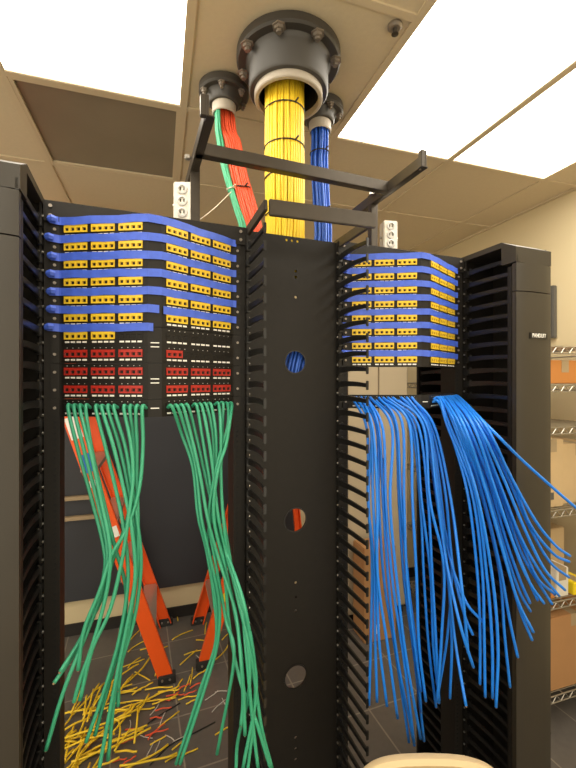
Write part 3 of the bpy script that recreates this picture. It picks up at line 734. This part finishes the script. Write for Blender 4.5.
for side, TB in ((0, GL), (1, GR)):
    for i, w_ in enumerate(TB):
        n = len(w_); base = (1.075 if side == 0 else 1.03)
        way = []
        for j, (px, py) in enumerate(w_):
            v = 1.055-.012*(i % 3)-.055*min(1, (j+1)/3) if side == 0 else 1.07-.012*(i % 3)-.045*min(1, (j+1)/3)
            if px > 240: v = min(v, .905+.001*(i % 3))   # falls in front of the manager's fingers
            elif px > 232: v = min(v, .96)
            if px < 66: v = min(v, .97)
            way.append(at(px, py, v))
        lb = 'green cable from the %s port of %s half of the left rack' % (ORD12[i], 'left' if side == 0 else 'right')
        hang('network_cable', lb, port_pt(RL, side, i), way, 'green', .0043, 'green cables hanging from the left rack')
BG = [
 [(367,430),(368,500),(372,560),(371,630),(369,705)],
 [(371,430),(373,500),(377,570),(379,640),(387,706)],
 [(377,430),(379,505),(384,580),(396,655),(409,742)],
 [(383,430),(386,505),(393,585),(404,660),(414,742)],
 [(395,425),(399,500),(404,580),(414,655),(424,741)],
 [(402,422),(404,500),(407,580),(414,640),(421,691)],
 [(411,425),(420,500),(424,580),(429,650),(436,707)],
 [(418,425),(428,500),(432,570),(436,640),(439,703)],
 [(424,425),(437,500),(451,560),(448,630),(437,700)],
 [(429,428),(438,490),(446,560),(455,640),(466,706)],
 [(431,430),(439,480),(448,550),(465,600),(483,622)],
 [(435,428),(451,500),(461,580),(466,630),(468,653)],
]
BR = [
 [(448,425),(467,490),(477,570),(480,630),(480,684)],
 [(454,425),(476,490),(492,575),(498,645),(496,707)],
 [(460,425),(482,480),(504,555),(520,610),(532,640)],
 [(466,425),(487,475),(506,540),(520,580),(530,603)],
 [(472,425),(497,485),(520,550),(538,582),(552,604)],
 [(478,425),(502,475),(525,530),(545,570),(565,590)],
 [(485,425),(510,475),(535,520),(555,545),(570,556)],
]
def lerp_way(a, b, q, jit):
    return [((x0*(1-q)+x1*q)+random.uniform(-jit, jit), y0*(1-q)+y1*q+(random.uniform(-6, 6) if j == len(a)-1 else 0)) for j, ((x0, y0), (x1, y1)) in enumerate(zip(a, b))]
def ways(T, extra):
    out = []
    for i, w_ in enumerate(T):
        out.append((i/(len(T)-1), w_))
        if i < len(T)-1:
            for k in range(extra): q = (k+1)/(extra+1); out.append(((i+q)/(len(T)-1), lerp_way(w_, T[i+1], q, 3)))
    return out
PH = [ 'far left', 'left', 'middle', 'right', 'far right']
for side, TB in ((0, ways(BG, 1)), (1, ways(BR, 2)+[(1.0, [(492,430),(522,460),(552,487),(582,513)])])):
    N = len(TB)
    for c_, (q, w_) in enumerate(TB):
        n = len(w_); way = []
        for j, (px, py) in enumerate(w_):
            f = min(1, (j+1)/2)
            if side == 0: v = 1.04-.05*f-.010*(c_ % 4)-(.05*max(0, px-430)/50)
            else: v = 1.03-.12*f-.012*(c_ % 4)
            if px > 455: v = min(v, .895-.010*(c_ % 4)-(px-455)*.0004)
            way.append(at(px, py, v))
        k = c_*11.0/(N-1)
        o = [str(0)]; w12 = ['first','second','third','fourth','fifth','sixth','seventh','eighth','ninth','tenth','eleventh','twelfth','thirteenth','fourteenth','fifteenth','sixteenth','seventeenth','eighteenth','nineteenth','twentieth','twenty-first','twenty-second','twenty-third','twenty-fourth'][c_]
        lb = 'blue cable, %s from the left where they leave %s half of right rack' % (w12, 'left' if side == 0 else 'right')
        if side == 1 and c_ == N-1: lb = 'blue network cable flung farthest out to the right edge past the door'
        hang('network_cable', lb, port_pt(RR, side, k, .006 if c_ % 2 else -.003), way, 'blue', .0042, 'blue cables hanging from the right rack')

# ---------------------------------------------------------------- cable offcuts on the floor
def scrap(px, py, L, ang, m, lb, z=.0, curl=.4, r=.0032, group='cable offcuts scattered on the floor'):
    p = at_z(px, py, .0035); p.z = r+.0005+z; pts = []; a = ang; q = Vector((p.x, p.y, p.z)); n = 7
    for i in range(n):
        pts.append(q.copy()); q = q+Vector((math.cos(a), math.sin(a), 0))*L/n; a += curl/n; q.z = p.z+.006*abs(math.sin(i*.9+ang))*(1 if z else .3)
    o = obj('cable_offcut', MB().tube(pts, r, 6), m, None, smooth='all', origin=p)
    d = (math.degrees(ang+curl/2)-21) % 180
    dr = 'crosswise' if d < 35 or d > 145 else 'lengthwise' if 60 < d < 120 else 'slanted' if d <= 60 else 'slanted leftward'
    kind = ('short ' if L < .115 else 'long ' if L > .19 else '')+('curled ' if abs(curl) > .55 else 'straight ' if abs(curl) < .2 else '')
    tag(o, kind+lb.replace('offcut', 'offcut lying '+dr, 1), 'cable offcut', group)
R_ = random.Random(3)
for k in range(64):   # heap by the left rack post
    px = 72+abs(R_.gauss(0, 30)); py = 737+R_.gauss(0, 24)
    if px > 150 or py < 675 or py > 800: continue
    scrap(px, py, R_.uniform(.10, .30), R_.uniform(-.5, 1.6)+(math.pi if R_.random() < .4 else 0), 'ycable', 'yellow offcut in the heap, '+('by the rack post' if px < 82 else 'on its right fringe' if px > 108 else 'in its middle')+(', back side' if py < 715 else ', front side' if py > 748 else ''), R_.uniform(0, .04), R_.uniform(-.8, .8), .0045)
for px, py in ((95,700),(108,698),(120,705),(132,697),(140,703),(150,700),(128,712),(112,715),(100,709),(145,692),(152,706),(136,708),(158,694),(118,695)):
    scrap(px, py, R_.uniform(.12, .22), R_.uniform(-.5, .7), 'ycable', 'yellow offcut in the streak between heap and ladder foot', R_.uniform(0, .015), R_.uniform(-.6, .6), .0036)
for px, py in ((130,640),(140,650),(148,655),(128,668),(165,612),(170,618),(178,621),(150,628),(128,652),(180,665),(184,655),(135,672),(120,668),(155,676),(172,640),(196,640),(205,634),(222,640),(215,660)):
    scrap(px, py, R_.uniform(.09, .2), R_.uniform(-1, 1.6), 'ycable', 'yellow offcut around the ladder feet, '+('right of both ladders' if px > 194 else 'between the ladders' if px > 160 else 'left of the ladder')+(', by the wall' if py < 640 else ''), 0, R_.uniform(-.8, .8))
for px, py in ((184,692),(190,686),(178,700),(186,705),(193,680),(174,694)):
    scrap(px, py, R_.uniform(.08, .16), R_.uniform(-.2, 1.5), 'ycable', 'yellow offcut just in front of the facing ladder feet', R_.uniform(0, .01), R_.uniform(-.4, .4))
for px, py in ((158,728),(172,750),(180,757),(215,735),(232,763),(165,762),(150,745)):
    scrap(px, py, R_.uniform(.08, .15), R_.uniform(.2, .7), 'ycable', 'stray yellow offcut on bare tiles in front of the ladders', 0, R_.uniform(-.3, .3))
for px, py in ((160,702),(166,697),(172,700),(155,712),(150,720),(190,690),(184,697),(120,745),(125,730),(112,762),(145,738),(148,742),(178,692),(88,748),(120,770)):
    scrap(px, py, R_.uniform(.06, .13), R_.uniform(-.3, 1), 'rcable', 'red offcut '+('inside the yellow heap' if px < 130 else 'just before the ladder foot' if py < 708 else 'on tiles right of the heap'), R_.uniform(0, .01), R_.uniform(-.8, .8))
for px, py in ((150,715),(160,725),(140,735),(165,735),(205,700),(215,692),(222,698),(170,745),(155,752),(145,760),(212,712),(118,640),(196,655),(208,655),(130,720),(230,715)):
    scrap(px, py, R_.uniform(.05, .12), R_.uniform(-1.5, 1.5), 'scrapw', 'white offcut on tiles '+('near the ladder feet' if py < 708 else 'right of the yellow heap' if px < 175 else 'in front of the right ladder'), 0, R_.uniform(-1, 1), .0022)
for pts, lb in (([(135,735),(150,722),(165,712),(180,703)], 'thin black cable lying across the offcuts toward the left ladder foot'), ([(150,765),(170,745),(190,735),(215,722)], 'thin black cable lying across bare tiles in front of the ladders')):
    P = [at_z(x, y, .004) for x, y in pts]
    tag(obj('loose_cable', MB().tube(spline(P, 6), .003, 6), 'rubber', None, smooth='all', origin=P[0]), lb, 'cable')

# ---------------------------------------------------------------- beige chair in the foreground
c0 = at_d(427, 755, .95); CX, CV, CZ = c0.x, c0.y, c0.z
t = thing('plastic_chair', 'beige plastic chair whose rounded backrest top peeks into the bottom', 'chair', (CX, CV-.2, 0))
CHAIR = t
def shell(prof, thick, fwd):
    pass
b = MB(); n = 44; W, Hh = .185, .34
def outline(sc):
    out = []
    for k in range(n*2):
        a = 2*math.pi*k/(n*2); ca, sa = math.cos(a), math.sin(a)
        out.append((math.copysign(abs(ca)**.45, ca)*(W-sc), math.copysign(abs(sa)**.5, sa)*(Hh/2-sc)))
    return out
def backpt(x, z, off): return (CX+x, CV+off-.9*x*x*.6+.0, CZ-Hh/2+z)
rings = [(0, .004), (0, -.010), (.010, -.016), (.022, -.010), (.030, -.002), (.10, .0)]
vs = []; N2 = n*2
for sc, off in rings:
    for x, z in outline(sc): vs.append(backpt(x, z, off))
L = len(rings); fs = [(i*N2+k, i*N2+(k+1)%N2, (i+1)*N2+(k+1)%N2, (i+1)*N2+k) for i in range(L-1) for k in range(N2)]
fs.append(tuple((L-1)*N2+k for k in range(N2)))
o = len(vs)
for sc, off in ((.006, .012), (.02, .014), (.1, .012)):
    for x, z in outline(sc): vs.append(backpt(x, z, off))
ids = [0]+[o//N2+i for i in range(3)]
for a_, b_ in zip(ids[:-1], ids[1:]): fs += [(a_*N2+(k+1)%N2, a_*N2+k, b_*N2+k, b_*N2+(k+1)%N2) for k in range(N2)]
fs.append(tuple(ids[-1]*N2+k for k in range(N2))[::-1])
b.add(vs, fs); obj('backrest', b, 'plastic', t, smooth=True)
SZ = .44
obj('seat', MB().prism([(CX+x, CV-.235+y) for x, y in [(math.copysign(abs(math.cos(a))**.5, math.cos(a))*.21, math.copysign(abs(math.sin(a))**.5, math.sin(a))*.21) for a in [2*math.pi*k/40 for k in range(40)]]], SZ-.012, SZ+.008), 'plastic', t, bevel=.004, smooth=True)
for s in (-1, 1):
    obj('back_post', MB().tube(spline([(CX+s*.16, CV-.05, SZ-.02), (CX+s*.165, CV-.005, SZ+.06), (CX+s*.165, CV+.0, CZ-Hh+.06), (CX+s*.165, CV+.003, CZ-.15)], 5), .011, 10), 'alu', t, smooth='all')
    obj('leg', MB().tube([(CX+s*.17, CV-.40, SZ-.013), (CX+s*.19, CV-.43, 0.002)], .011, 10), 'alu', t, smooth='all')
    obj('leg', MB().tube([(CX+s*.17, CV-.07, SZ-.013), (CX+s*.19, CV-.02, 0.002)], .011, 10), 'alu', t, smooth='all')

CHAIR.rotation_euler = (0, 0, -YAW); CHAIR.location = (CX-.2*SY, CV-.2*CY, 0)   # turned to face the viewer
# offcuts that would read alike are told apart by their order from the left
same = {}
for o in COL.objects:
    if o.name.startswith('cable_offcut'): same.setdefault(o['label'], []).append(o)
for lb, g_ in same.items():
    if 1 < len(g_) < 9:
        g_.sort(key=lambda o: (o.location.x*CY-o.location.y*SY)/(o.location.x*SY+o.location.y*CY))
        ws = ['leftmost']+['%s-from-left' % q for q in ('second', 'third', 'fourth', 'fifth', 'sixth', 'seventh')][:len(g_)-2]+['rightmost']
        for o, w_ in zip(g_, ws): o['label'] = w_+' '+lb
